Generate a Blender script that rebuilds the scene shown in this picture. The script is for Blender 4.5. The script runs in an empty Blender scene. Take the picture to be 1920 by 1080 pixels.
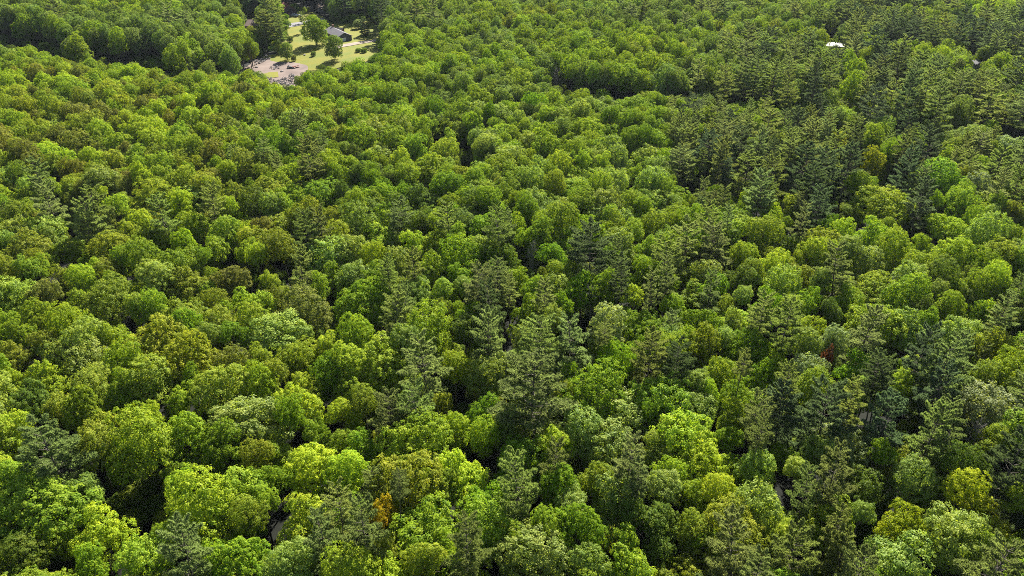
import bpy, math, random
import numpy as np
from mathutils import Vector

R = math.radians
scene = bpy.context.scene
col = scene.collection
rnd = random.Random(7)

# ------------------------------------------------------------------ camera maths (real world metres)
CAM_Z, PITCH, HFOV = 100.0, R(29.5), R(66.0)
W, H = 1920.0, 1080.0
F = (W / 2) / math.tan(HFOV / 2)
CP, SP = math.cos(PITCH), math.sin(PITCH)


def ray(px, py):
    a, b = (px - W / 2) / F, (H / 2 - py) / F
    return a, CP + b * SP, -SP + b * CP


def at(px, py, z=0.0):
    """the point of the world at height z that the photograph shows at (px, py)"""
    dx, dy, dz = ray(px, py)
    k = (z - CAM_Z) / dz
    return dx * k, dy * k


def proj(x, y, z):
    zz = z - CAM_Z
    d = y * CP - zz * SP
    return W / 2 + F * x / d, H / 2 - F * (y * SP + zz * CP) / d, d


def terrain(x, y):
    return 1.3 * math.sin(x * .021 + 1.3) * math.sin(y * .017 + .4) + .8 * math.sin(x * .05 + y * .043)


# ------------------------------------------------------------------ small helpers
def new_mat(name):
    m = bpy.data.materials.new(name)
    m.use_nodes = True
    m.node_tree.nodes.clear()
    return m, m.node_tree.nodes, m.node_tree.links


def simple_mat(name, c1, c2, scale=1.0, rough=.85, detail=5, bump=0.0, coord='Object', spec=.3):
    m, N, L = new_mat(name)
    out = N.new('ShaderNodeOutputMaterial'); b = N.new('ShaderNodeBsdfPrincipled')
    tc = N.new('ShaderNodeTexCoord'); no = N.new('ShaderNodeTexNoise'); mx = N.new('ShaderNodeMix'); mx.data_type = 'RGBA'
    no.inputs['Scale'].default_value = scale; no.inputs['Detail'].default_value = detail
    rp = N.new('ShaderNodeMapRange'); rp.inputs[1].default_value = .35; rp.inputs[2].default_value = .65
    mx.inputs[6].default_value = (*c1, 1); mx.inputs[7].default_value = (*c2, 1)
    L.new(tc.outputs[coord], no.inputs['Vector']); L.new(no.outputs['Fac'], rp.inputs[0]); L.new(rp.outputs[0], mx.inputs[0])
    L.new(mx.outputs[2], b.inputs['Base Color']); b.inputs['Roughness'].default_value = rough
    b.inputs['Specular IOR Level'].default_value = spec
    if bump:
        bp = N.new('ShaderNodeBump'); bp.inputs['Strength'].default_value = bump
        L.new(no.outputs['Fac'], bp.inputs['Height']); L.new(bp.outputs[0], b.inputs['Normal'])
    L.new(b.outputs[0], out.inputs[0])
    return m


def leaf_mat(name, trans, hue, gloss_rough, through=(1.4, 1.4, .4, 1)):
    """leaf surface: the tint belongs to each tree, leaves differ a little from one another"""
    m, N, L = new_mat(name)
    out = N.new('ShaderNodeOutputMaterial')
    tint = N.new('ShaderNodeAttribute'); tint.attribute_type = 'INSTANCER'; tint.attribute_name = 'tint'
    var = N.new('ShaderNodeAttribute'); var.attribute_type = 'GEOMETRY'; var.attribute_name = 'v'
    hsv = N.new('ShaderNodeHueSaturation')
    mh = N.new('ShaderNodeMapRange'); mh.inputs[3].default_value = .5 - hue; mh.inputs[4].default_value = .5 + hue * .7
    mv = N.new('ShaderNodeMapRange'); mv.inputs[3].default_value = 1.3; mv.inputs[4].default_value = .65
    L.new(var.outputs['Fac'], mh.inputs[0]); L.new(var.outputs['Fac'], mv.inputs[0])
    L.new(mh.outputs[0], hsv.inputs['Hue']); L.new(mv.outputs[0], hsv.inputs['Value'])
    L.new(tint.outputs['Color'], hsv.inputs['Color'])
    d = N.new('ShaderNodeBsdfDiffuse'); t = N.new('ShaderNodeBsdfTranslucent'); g = N.new('ShaderNodeBsdfGlossy')
    tm = N.new('ShaderNodeMix'); tm.data_type = 'RGBA'; tm.blend_type = 'MULTIPLY'; tm.inputs[0].default_value = 1
    tm.inputs[7].default_value = through
    L.new(hsv.outputs[0], d.inputs[0]); L.new(hsv.outputs[0], tm.inputs[6]); L.new(tm.outputs[2], t.inputs[0])
    s1 = N.new('ShaderNodeMixShader'); s1.inputs[0].default_value = trans
    L.new(d.outputs[0], s1.inputs[1]); L.new(t.outputs[0], s1.inputs[2])
    g.inputs['Roughness'].default_value = gloss_rough; g.inputs[0].default_value = (.8, .85, .75, 1)
    gm = N.new('ShaderNodeMath'); gm.operation = 'MULTIPLY'; gm.inputs[0].default_value = .010
    L.new(tint.outputs['Alpha'], gm.inputs[1])
    s2 = N.new('ShaderNodeMixShader')
    L.new(gm.outputs[0], s2.inputs[0]); L.new(s1.outputs[0], s2.inputs[1]); L.new(g.outputs[0], s2.inputs[2])
    L.new(s2.outputs[0], out.inputs[0])
    return m


LEAF = leaf_mat('broad_leaves', .42, .028, .45)
NEEDLE = leaf_mat('pine_needles', .45, .016, .5, (1.05, 1.15, .8, 1))
BARK = simple_mat('bark', (.055, .045, .036), (.11, .095, .08), 3.0, .95)
DEADWOOD = simple_mat('dead_wood', (.17, .155, .14), (.30, .28, .26), 2.0, .95)


class MB:
    """collects pieces of one mesh: quads of leaves, tubes, boxes"""
    def __init__(s):
        s.v, s.f, s.a, s.mi, s.n = [], [], [], [], 0

    def add(s, verts, faces, var=None, mi=0):
        verts = np.asarray(verts, float).reshape(-1, 3)
        s.v.append(verts)
        for i, f in enumerate(faces):
            s.f.append([q + s.n for q in f]); s.a.append(.5 if var is None else float(var[i])); s.mi.append(mi)
        s.n += len(verts)

    def blades(s, q, var, mi=0):
        """q: (n,k,3) separate k-gons"""
        n, k = q.shape[:2]
        base = np.arange(n * k).reshape(n, k)
        s.add(q.reshape(-1, 3), base.tolist(), var, mi)

    def tube(s, pts, rad, sides=6, mi=0, cap=False):
        pts = [Vector(p) for p in pts]
        vs, fs = [], []
        for i, p in enumerate(pts):
            d = (pts[min(i + 1, len(pts) - 1)] - pts[max(i - 1, 0)]).normalized()
            u = d.orthogonal().normalized(); w = d.cross(u)
            for k in range(sides):
                a = 2 * math.pi * k / sides
                vs.append(p + (u * math.cos(a) + w * math.sin(a)) * rad[i])
        for i in range(len(pts) - 1):
            for k in range(sides):
                k2 = (k + 1) % sides
                fs.append([i * sides + k, i * sides + k2, (i + 1) * sides + k2, (i + 1) * sides + k])
        if cap:
            fs.append(list(range(sides))[::-1]); fs.append([(len(pts) - 1) * sides + k for k in range(sides)])
        s.add([tuple(v) for v in vs], fs, None, mi)

    def box(s, c, d, rz=0.0, mi=0):
        vs = []
        ca, sa = math.cos(rz), math.sin(rz)
        for sx, sy, sz in ((-1, -1, -1), (1, -1, -1), (1, 1, -1), (-1, 1, -1), (-1, -1, 1), (1, -1, 1), (1, 1, 1), (-1, 1, 1)):
            x, y = sx * d[0] / 2, sy * d[1] / 2
            vs.append((c[0] + x * ca - y * sa, c[1] + x * sa + y * ca, c[2] + sz * d[2] / 2))
        s.add(vs, [(0, 3, 2, 1), (4, 5, 6, 7), (0, 1, 5, 4), (1, 2, 6, 5), (2, 3, 7, 6), (3, 0, 4, 7)], None, mi)

    def mesh(s, name, mats):
        me = bpy.data.meshes.new(name)
        V = np.concatenate(s.v)
        me.from_pydata(V.tolist(), [], s.f)
        for m in (mats if isinstance(mats, (list, tuple)) else [mats]):
            me.materials.append(m)
        a = me.attributes.new('v', 'FLOAT', 'FACE'); a.data.foreach_set('value', np.asarray(s.a, np.float32))
        me.polygons.foreach_set('material_index', np.asarray(s.mi, np.int32))
        me.update()
        return me

    def build(s, name, mats, parent=None):
        return link(name, s.mesh(name, mats), parent)


def link(name, me, parent=None):
    o = bpy.data.objects.new(name, me); col.objects.link(o)
    if parent is not None:
        o.parent = parent
    return o


def tag(o, label=None, cat=None, group=None, kind=None):
    if label: o['label'] = label
    if cat: o['category'] = cat
    if group: o['group'] = group
    if kind: o['kind'] = kind
    return o


def empty(name, loc, rz=0.0, scale=(1, 1, 1)):
    o = bpy.data.objects.new(name, None); col.objects.link(o)
    o.empty_display_size = .5
    o.location = loc; o.rotation_euler = (0, 0, rz); o.scale = scale
    return o


# ------------------------------------------------------------------ tree prototypes (nominal radius 5, height 16)
def unit(v):
    return v / np.maximum(np.linalg.norm(v, axis=-1, keepdims=True), 1e-9)


def blades_at(pos, nrm, size, asp, g):
    n = len(pos)
    r = unit(g.normal(size=(n, 3)))
    t = unit(np.cross(nrm, r)); b = np.cross(nrm, t)
    sz = size[:, None] if np.ndim(size) else size
    return np.stack([pos - t * sz, pos + b * sz * asp, pos + t * sz * 1.05, pos - b * sz * asp], 1)


def make_crown(seed, nl, rl, zc, rz, cl, per0, leaf0, rr=5.0, zlow=-.35, loose=.32, sub=None):
    """a broadleaf crown: limbs' lobes > leaf clumps on the lobes > leaves. returns (MB, lobe centres)"""
    g = np.random.default_rng(seed)
    m = MB()
    lobes, rads = [], []
    per, leaf = int(per0 * 1.4), leaf0 * .82
    for i in range(nl):
        z = zlow + (1.0 - zlow) * ((i + .5) / nl)
        a = i * 2.39996 + g.uniform(-.5, .5)
        h = math.sqrt(max(0, 1 - z * z))
        k = g.uniform(.48, .82)
        lobes.append((math.cos(a) * h * rr * k, math.sin(a) * h * rr * k, zc + z * rz * k))
        rads.append(rl * g.uniform(.6, 1.3))
        if sub:      # several leaders: the lobes gather round them
            sx_, sy_, sz_, ss_ = sub[i % len(sub)]
            q = lobes[-1]
            lobes[-1] = (q[0] * ss_ + sx_, q[1] * ss_ + sy_, zc + (q[2] - zc) * ss_ + sz_)
            rads[-1] *= (.6 + .4 * ss_)
    lobes, rads = np.array(lobes), np.array(rads)
    P, Nn, C = [], [], []
    for c, r in zip(lobes, rads):
        k = int(4 * math.pi * r * r / (cl * cl * 2.5))
        i = np.arange(k) + .5
        ph = np.arccos(1 - 2 * i / k); th = np.pi * (1 + 5 ** .5) * i + g.uniform(0, 6)
        d = np.stack([np.cos(th) * np.sin(ph), np.sin(th) * np.sin(ph), np.cos(ph)], 1)
        d = unit(d + g.normal(size=d.shape) * .22)
        d = d[d[:, 2] > -.55]
        p = c + d * (r * g.uniform(.74, 1.28, size=(len(d), 1)))
        keep = np.ones(len(d), bool)
        for c2, r2 in zip(lobes, rads):
            if c2 is not c and not np.allclose(c2, c):
                keep &= np.linalg.norm(p - c2, axis=1) > r2 * .84
        P.append(p[keep]); Nn.append(d[keep])
    P = np.concatenate(P); Nn = np.concatenate(Nn)
    k = len(P)
    csz = cl * g.uniform(.65, 1.3, size=k)
    cv = g.uniform(0, 1, size=k)
    pp = np.repeat(P, per, 0); nn = np.repeat(Nn, per, 0); cs = np.repeat(csz, per)[:, None]
    up = np.array([0, 0, 1.0])
    off = unit(g.normal(size=pp.shape)) * (g.uniform(0, 1, size=(len(pp), 1)) ** .45)
    s = np.sum(off * unit(nn + up * .5), 1, keepdims=True)
    off = np.where(s < -.15, off - 1.6 * s * unit(nn + up * .5), off)   # leaves sit on the outer side of their clump
    pos = pp + off * cs
    nrm = unit(off * 1.0 + nn * .35 + up * .5 + g.normal(size=pp.shape) * .32)
    size = leaf * g.uniform(.65, 1.3, size=len(pp))
    var = .55 * np.repeat(cv, per) + .45 * g.uniform(0, 1, size=len(pp))
    q = blades_at(pos, nrm, size, .62, g)
    m.blades(q, var)
    # loose inner leaves along the limbs
    ni = int(len(pp) * loose * .35)
    j = g.integers(0, nl, ni)
    pos = lobes[j] + unit(g.normal(size=(ni, 3))) * (rads[j] * g.uniform(.2, .8, ni))[:, None]
    m.blades(blades_at(pos, unit(g.normal(size=(ni, 3)) + up * .5), leaf * g.uniform(.8, 1.6, size=ni), .6, g), g.uniform(.3, 1, ni))
    return m, lobes


def make_trunk(seed, lobes, mi=0, m=None, r0=.24):
    g = random.Random(seed)
    m = m or MB()
    z1 = float(lobes[:, 2].mean())
    pts = [(g.uniform(-.15, .15) * i, g.uniform(-.15, .15) * i, z1 * i / 4 - (9 if i == 0 else 0)) for i in range(5)]
    m.tube(pts, [r0 * 1.35, r0, r0 * .85, r0 * .7, r0 * .45], 7, mi)
    for c in lobes:
        zb = max(2.5, float(c[2]) - 3.2 - g.uniform(0, 1.5))
        zb = min(zb, z1)
        b = (0.0, 0.0, zb)
        mid = (c[0] * .45, c[1] * .45, zb + (c[2] - zb) * .38)
        m.tube([b, mid, tuple(c)], [.11, .075, .02], 5, mi)
    return m


def make_pine(seed, height=22.0, spread=4.2, low=.30, droop=.0, dens=1.0, leafw=.06, ragged=.45, mi=0, needles=None, wood=None):
    """a white pine: whorls of level boughs, each a flat fan of needle tufts with upturned tips"""
    g = np.random.default_rng(seed)
    m = needles or MB(); t = wood or MB()
    t.tube([(0, 0, -6), (.06, .03, height * .35), (-.05, .04, height * .7), (0, 0, height * .97)], [.27, .2, .12, .03], 7, mi[1] if isinstance(mi, tuple) else 0)
    z = height * low
    P, D, S = [], [], []
    while z < height * .985:
        u = (z - height * low) / (height * (1 - low))
        prof = (1 - u) ** .40 * min(1.0, .6 + u * 2.2)
        nb = int(g.integers(4, 6)) if u < .85 else 4
        a0 = g.uniform(0, 6.3)
        for k in range(nb):
            ln = spread * prof * g.uniform(1 - ragged, 1 + ragged * .5) + .5
            a = a0 + k * 6.283 / nb + g.uniform(-.35, .35)
            rise = -.08 - droop + u * u * .95 + g.uniform(-.12, .14)
            dirn = np.array([math.cos(a), math.sin(a), rise]); side = np.array([-math.sin(a), math.cos(a), 0])
            zz = z + g.uniform(-.3, .3)
            tip = np.array([0, 0, zz]) + dirn * ln
            t.tube([(0, 0, zz), tuple(np.array([0, 0, zz]) + dirn * ln * .55), tuple(tip + np.array([0, 0, .05 * ln]))], [.055, .035, .012], 4, mi[1] if isinstance(mi, tuple) else 0)
            n = max(5, int(ln * 27 * dens))
            f = g.uniform(.26, 1.0, n) ** .75
            wid = ln * .31 * np.sin(np.clip(f, 0, 1) * math.pi * .86 + .25)
            lat = g.uniform(-1, 1, n) * wid
            p = np.array([0, 0, zz]) + dirn * (f * ln)[:, None] + side * lat[:, None]
            p[:, 2] += .06 * ln * f ** 3 + g.uniform(-.13, .2, n) - np.abs(lat) * .10
            dd = unit(dirn + side * (lat / (wid + .05))[:, None] * .75 + np.array([0, 0, .34]))
            P.append(p); D.append(dd); S.append(np.full(n, .36 + .10 * (1 - u)))
        z += height * g.uniform(.052, .082)
    P = np.concatenate(P); D = np.concatenate(D); S = np.concatenate(S)
    per = 9
    cv = np.repeat(g.uniform(0, 1, len(P)), per)
    pp = np.repeat(P, per, 0); dd = np.repeat(D, per, 0); ss = np.repeat(S, per)
    nd = unit(dd * .85 + unit(g.normal(size=pp.shape)) * .62 + np.array([0, 0, .22]))
    sd = unit(np.cross(nd, unit(g.normal(size=pp.shape))))
    ln = (ss * g.uniform(.8, 1.45, len(pp)))[:, None]
    wv = leafw * g.uniform(.7, 1.4, size=(len(pp), 1))
    q = np.stack([pp - sd * wv, pp + nd * ln * .55 - sd * wv * .9 + sd * wv * .2, pp + nd * ln, pp + sd * wv + nd * ln * .35], 1)
    m.blades(q, .6 * cv + .4 * g.uniform(0, 1, len(pp)), mi[0] if isinstance(mi, tuple) else 0)
    return m, t


def make_bare(seed, height=13.0, spread=3.6):
    g = random.Random(seed)
    trunk, br = MB(), MB()
    trunk.tube([(0, 0, -.5), (.1, 0, height * .3), (.0, .15, height * .6), (.2, .1, height * .95)], [.24, .19, .12, .02], 7)

    def grow(p, d, ln, r, lev):
        q = p + d * ln
        mid = p + d * ln * .5 + Vector((g.uniform(-1, 1), g.uniform(-1, 1), g.uniform(-.3, 1))) * ln * .07
        br.tube([p, mid, q], [r, r * .75, r * .4], 4 if lev else 5)
        if lev < 3:
            for _ in range(5 if lev == 0 else 4):
                f = g.uniform(.3, 1.0)
                nd = (d + Vector((g.uniform(-1, 1), g.uniform(-1, 1), g.uniform(-.2, .9))) * .75).normalized()
                grow(p + (q - p) * f, nd, ln * g.uniform(.4, .62), max(.018, r * .5), lev + 1)
    for i in range(16):
        z = height * (.32 + .6 * i / 16)
        a = i * 2.4 + g.uniform(-.4, .4)
        ln = spread * (1.0 - .55 * i / 16) * g.uniform(.7, 1.1)
        grow(Vector((0, 0, z)), Vector((math.cos(a), math.sin(a), .55 + .5 * i / 16)).normalized(), ln * .7, .065, 0)
    return br, trunk


BROAD_SPECS = [  # seed, lobes, lobe r, crown centre z, crown half height, clump r, leaves, leaf size, leaders, lowest lobes
    (11, 20, 2.05, 9.4, 6.2, .62, 30, .19, None, -.75),
    (12, 24, 1.80, 9.2, 6.4, .55, 28, .18, None, -.8),
    (13, 17, 2.25, 9.8, 5.8, .70, 32, .20, None, -.7),
    (14, 22, 1.85, 9.0, 6.7, .58, 30, .18, None, -.8),
    (15, 28, 1.60, 9.4, 6.2, .50, 26, .17, None, -.7),
    (16, 15, 2.40, 9.6, 5.8, .66, 32, .20, None, -.7),
    (17, 20, 1.85, 9.8, 5.8, .78, 36, .22, None, -.7),      # open lumpy rosettes
    (18, 24, 1.75, 9.2, 6.4, .82, 34, .23, None, -.75),     # open lumpy rosettes
    (19, 32, 1.45, 9.4, 6.2, .46, 26, .16, None, -.7),      # fine feathery
    (20, 28, 1.65, 9.0, 6.8, .48, 28, .16, None, -.75),     # fine feathery, tall
    (21, 27, 1.55, 9.4, 6.2, .56, 30, .18, [(-1.7, .4, -.9, .68), (1.6, .9, .9, .7), (.3, -1.8, -1.6, .6)], -.75),     # several leaders
    (22, 26, 1.60, 9.2, 6.6, .60, 30, .19, [(-1.9, -.5, .8, .66), (1.8, -.2, -1.4, .72)], -.75),
    (23, 30, 1.40, 9.0, 6.6, .52, 28, .17, [(0, 2.0, -1.8, .62), (-1.7, -.9, .2, .62), (1.7, -1.0, 1.2, .6), (.2, .2, -.4, .6)], -.75),
    (24, 24, 1.65, 9.0, 6.8, .62, 30, .19, [(.3, .2, 1.2, .62), (-1.2, 1.3, -2.0, .72), (1.5, -1.2, -1.6, .7)], -.75),
    (25, 26, 1.75, 8.4, 7.4, .62, 28, .19, None, -.85),                                                           # leafy to the ground
    (26, 28, 1.6, 8.2, 7.6, .58, 28, .19, [(-1.4, .5, 0, .74), (1.4, -.6, -1.4, .74)], -.85),
    (27, 24, 1.8, 8.6, 7.0, .66, 30, .20, None, -.8),
]
LUMPY, FINE, COMMON = (6, 7), (8, 9, 4), (0, 1, 2, 3, 5, 10, 11, 12, 13, 10, 11, 12, 13)
CROWN, TRUNK, BROAD_FULL = [], [], []
for i, sp in enumerate(BROAD_SPECS):
    cm, lobes = make_crown(sp[0], sp[1], sp[2], sp[3], sp[4], sp[5], sp[6], sp[7], sub=sp[8] if len(sp) > 8 else None, zlow=sp[9] if len(sp) > 9 else -.35)
    tm = make_trunk(sp[0], lobes)
    CROWN.append(cm.mesh('crown', LEAF)); TRUNK.append(tm.mesh('trunk', BARK))
    make_trunk(sp[0], lobes, 1, cm)
    BROAD_FULL.append(cm.mesh('broadleaf_whole', [LEAF, BARK]))
PINE_SPECS = [dict(seed=31, spread=5.0, low=.34), dict(seed=32, spread=4.4, low=.30, ragged=.55), dict(seed=33, spread=5.4, low=.40, ragged=.35, droop=.05),
              dict(seed=34, spread=4.2, low=.34, ragged=.55), dict(seed=35, spread=4.8, low=.44, ragged=.6, dens=.85), dict(seed=36, spread=5.0, low=.28, droop=.08)]
NEEDLES, PTRUNK, PINE_FULL = [], [], []
for sp in PINE_SPECS:
    a, b = make_pine(**sp)
    NEEDLES.append(a.mesh('crown', NEEDLE)); PTRUNK.append(b.mesh('trunk', BARK))
    mm = MB(); make_pine(**sp, mi=(0, 1), needles=mm, wood=mm)
    PINE_FULL.append(mm.mesh('pine_whole', [NEEDLE, BARK]))
BARE = [tuple(x.mesh(n, DEADWOOD) for x, n in zip(make_bare(s), ('branches', 'trunk'))) for s in (51, 52)]

# ------------------------------------------------------------------ what grows where
PAL = {  # leaf reflectance, gloss
    'L': (.275, .385, .026, .5), 'G': (.215, .318, .022, .5), 'K': (.168, .285, .016, .4), 'D': (.110, .172, .020, .5),
    'O': (.225, .288, .027, .5), 'B': (.190, .215, .036, .5), 'S': (.232, .325, .052, .9), 'W': (.25, .32, .115, .9),
    'Y': (.315, .380, .018, .5), 'A': (.52, .38, .02, .4), 'P': (.250, .300, .088, .5), 'Q': (.125, .170, .070, .6),
    'C': (.185, .270, .050, .6),
}
WORD = {'L': 'lime yellow-green', 'G': 'mid-green', 'K': 'deep leaf-green', 'D': 'dark green', 'O': 'olive green', 'B': 'bronze-brown',
        'S': 'pale silvery green', 'W': 'whitish silver', 'Y': 'golden yellow', 'A': 'orange', 'P': 'olive-grey', 'Q': 'dark', 'C': 'cool green'}

HAND = """
60,760,70,D;130,755,75,O;160,770,70,G;240,745,80,G;105,845,130,P;20,820,70,L;275,780,65,L;265,835,120,G;345,815,90,G;420,840,85,K;345,750,60,L;460,795,110,S;565,755,85,L;540,790,50,K;
480,865,55,O;590,880,125,L;435,925,110,L;360,965,125,L;345,920,50,K;90,950,150,G;20,910,70,G;185,1000,110,L;265,1035,110,G;345,1050,95,P;440,1045,110,K;565,975,125,L;470,985,60,O;555,1070,80,S;40,1040,110,D;170,1065,70,K;620,1030,80,P;
645,775,65,L;685,765,50,O;685,840,70,K;730,775,65,P;785,770,70,P;780,835,105,G;845,800,75,L;655,890,75,L;765,905,125,O;870,880,105,L;905,935,100,K;750,945,38,P;810,990,150,K;905,825,60,G;960,808,75,S;970,860,85,K;990,745,165,P;
1120,745,105,K;1165,780,90,S;1235,745,100,G;1215,790,32,K;1260,815,60,L;1080,815,75,S;1150,835,95,S;1225,850,75,S;1035,880,65,P;1105,900,75,O;1175,890,75,P;1200,920,45,P;1050,920,75,K;975,920,95,P;1255,895,60,L;1245,935,55,S;1160,945,85,S;1065,960,60,S;1085,1000,90,K;1225,990,110,D;965,1005,85,G;1020,1000,55,G;1000,1045,140,S;1180,1050,125,L;875,1045,75,P;800,1065,70,L;680,1010,80,P;720,1050,45,O;840,1040,60,G;
1290,820,95,L;1310,880,100,L;1345,935,62,Y;1365,830,65,K;1300,935,70,G;1385,755,65,K;1375,785,70,G;1300,775,70,S;1470,785,80,Q;1430,800,58,P;1415,845,42,P;1462,860,68,K;1415,890,60,S;1490,905,45,S;1428,960,105,S;1550,790,85,Q;1590,775,52,P;1655,805,85,Q;1650,735,60,Q;1580,845,95,W;1655,865,50,K;1555,910,95,P;1505,945,55,P;1555,980,80,G;1635,905,110,D;1705,865,75,O;1710,910,80,S;1735,820,90,P;1775,800,60,P;1765,745,85,Q;1855,770,112,W;1868,825,80,O;1885,890,115,Q;1800,895,65,D;1800,930,62,Y;1850,975,100,Y;1795,1000,105,S;1905,955,50,L;1695,990,85,Y;1605,990,40,S;1685,1045,130,S;1390,1040,95,P;1375,1000,100,O;1460,1020,50,L;1495,1050,90,P;1580,1050,80,P;1570,1015,60,P;1297,1005,70,G;1895,1045,70,L;1833,1040,50,G;1795,1055,70,D;
230,440,70,L;297,450,60,G;347,460,42,L;397,465,58,L;197,465,85,O;50,470,70,O;127,465,60,O;267,490,60,G;330,497,80,G;383,490,30,K;360,425,55,G;423,437,55,G;460,470,45,G;510,465,50,B;533,470,50,O;573,443,50,P;610,438,55,P;580,475,60,G;627,515,50,G;560,510,60,P;597,540,50,L;433,515,85,B;293,527,50,S;353,527,70,O;153,528,45,L;80,545,65,B;20,555,70,S;143,575,75,G;207,567,75,O;240,545,55,O;287,575,60,G;353,580,100,O;470,565,85,L;507,537,38,L;563,590,95,B;520,625,95,S;350,615,55,K;283,630,112,O;213,630,65,G;133,613,65,G;77,595,65,G;17,605,50,L;33,630,55,G;437,635,55,K;393,640,45,S;160,643,60,S;83,645,60,O;353,680,108,O;430,690,78,B;487,680,55,L;517,700,60,O;563,670,65,L;563,735,85,L;233,680,75,G;167,685,92,S;27,675,65,O;87,715,85,G;367,715,55,K;277,720,75,O;233,735,55,G;173,735,60,O;410,735,75,O;477,720,70,L;615,655,45,L;623,695,70,K;
707,445,70,L;773,457,70,L;660,475,50,S;803,500,75,G;700,490,40,L;873,490,75,K;860,525,38,K;903,430,60,K;857,447,42,G;947,480,65,D;900,470,55,S;1040,480,60,K;987,445,55,G;1103,432,55,G;1110,475,80,Q;1160,455,60,S;1210,470,50,G;1207,505,55,K;1230,425,55,G;1170,525,50,Q;1133,540,60,K;1090,543,60,K;1040,550,48,S;1000,545,48,G;967,525,48,L;1047,517,50,G;900,550,62,P;870,550,30,S;787,560,60,S;833,553,45,S;783,515,48,P;727,527,42,P;687,567,95,K;723,600,78,P;757,580,48,P;803,625,88,L;880,597,50,K;873,630,44,D;930,587,64,Q;980,583,65,K;1133,613,65,W;1040,613,40,S;1203,613,80,K;1187,567,40,L;1220,557,42,P;1260,577,50,G;913,640,78,P;977,647,45,S;1010,650,78,P;1075,650,80,P;1153,680,68,K;1070,710,48,K;947,690,58,S;907,715,58,S;800,690,75,P;715,680,92,L;655,690,60,L;665,640,60,L;853,705,50,L;1210,660,60,K;1133,650,38,P;1215,685,68,P;1270,695,55,Q;
1293,515,50,L;1380,525,60,D;1437,475,55,O;1470,460,60,D;1513,480,60,L;1497,515,65,O;1453,507,45,L;1577,510,68,P;1577,450,50,L;1627,435,65,L;1630,495,55,S;1680,467,60,G;1727,463,50,L;1720,500,55,G;1790,475,75,L;1843,510,55,K;1767,523,55,D;1873,483,60,O;1843,440,60,S;1780,420,88,L;1700,525,55,S;1640,545,95,O;1640,600,118,L;1613,630,68,P;1560,645,48,W;1513,657,45,S;1510,615,60,L;1467,625,52,P;1425,605,48,P;1440,573,65,K;1510,570,60,K;1560,593,45,D;1320,595,85,K;1405,645,90,K;1345,695,85,G;1427,710,65,K;1507,700,75,W;1613,695,80,K;1790,625,75,S;1780,580,55,G;1840,585,65,L;1787,540,50,G;1870,535,50,L;1727,585,45,D;1737,615,40,G;1715,665,68,Q;1765,700,100,P;1690,735,60,L;1875,650,85,O;1890,700,75,G;1807,680,64,P;1640,730,48,Q;1530,735,60,G;1300,735,45,S;1473,740,58,P;1385,715,32,P;1905,610,45,D;
800,262,45,G;838,262,42,G;800,310,72,L;750,300,45,L;793,365,70,D;730,262,60,G;
1320,285,62,Q;1363,240,38,Q;1390,280,52,Q;1397,325,62,P;1445,330,66,P;1500,310,62,Q;1493,240,48,Q;1533,215,42,Q;1520,265,52,P;1545,315,52,Q;1587,317,62,Q;1527,355,56,Q;1533,390,52,Q;1603,283,46,Q;1567,280,42,P;1640,300,55,Y;1573,258,45,Y;1690,317,52,Q;1747,287,66,Q;1767,340,75,K;1707,240,52,Q;1727,373,52,Q;1833,357,48,W;1890,277,50,W;1867,317,56,P;1653,387,95,L;1480,380,50,L;1447,407,60,L;1403,385,40,G;1497,420,42,P;1553,430,38,K;1457,270,40,S;1527,167,36,Q;1630,195,60,Q;1695,175,46,Q;1763,200,50,P;
1622,108,36,L;1608,134,38,L;1598,158,40,L;1590,118,34,G;147,213,45,B;150,273,55,B;137,317,45,B;97,143,30,B;142,143,25,B;67,222,35,B;315,222,40,B;190,215,35,B;102,352,40,L;73,335,60,P;100,387,60,P;165,395,75,P;150,415,60,P;307,413,55,P;393,388,60,P;365,225,50,L;290,375,75,L;473,390,60,D;597,360,85,K;395,285,50,B;213,270,60,G
"""
BARES = [(1107, 575, 56), (998, 484, 46), (1826, 832, 62), (1045, 145, 40), (1655, 670, 45)]
RED = (1547, 684, 26)
GAPS = [(262, 935, 62, 48), (385, 900, 26, 16), (862, 795, 24, 38), (1112, 820, 34, 22), (625, 612, 26, 30), (502, 515, 30, 16), (868, 285, 17, 34), (1582, 385, 20, 34),
        (1668, 345, 30, 24), (1712, 425, 26, 14), (265, 358, 22, 14), (740, 745, 22, 20), (1620, 1010, 26, 24), (800, 385, 26, 12), (1560, 700, 16, 12), (1840, 905, 22, 18),
        (1300, 350, 20, 24), (1380, 360, 20, 16), (855, 690, 14, 22), (1100, 590, 18, 12), (1765, 1045, 12, 36), (1480, 360, 14, 18), (430, 545, 20, 8), (60, 860, 16, 10)]
GAPS += [(a, b, w * .42, w * .42) for a, b, w in BARES] + [(1547, 686, 17, 20), (712, 968, 24, 22)]
LINES = [([(-80, 76), (0, 78), (95, 90), (150, 120), (215, 117), (330, 134), (425, 132)], 44),
         ([(1030, 158), (1060, 176), (1110, 174), (1200, 178), (1300, 184), (1440, 190), (1560, 196), (1620, 212), (1700, 234), (1790, 246), (1860, 248), (2000, 240)], 38)]
CLEAR = [(428, 124), (474, 102), (505, 98), (530, 96), (540, 70), (538, 26), (575, 26), (590, 16), (612, 22), (628, 44), (660, 44), (690, 40), (714, 46), (708, 104), (655, 116), (600, 120),
         (572, 128), (562, 140), (556, 150), (545, 160), (512, 157), (497, 147), (500, 138), (487, 131), (470, 124), (453, 124), (449, 138), (434, 141)]
KEEP = [((1548, 82, 1582, 86)), ((1824, 123, 1834, 130)), ((528, 10, 548, 28)), ((456, 41, 478, 50))]   # roofs that show between crowns


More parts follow.
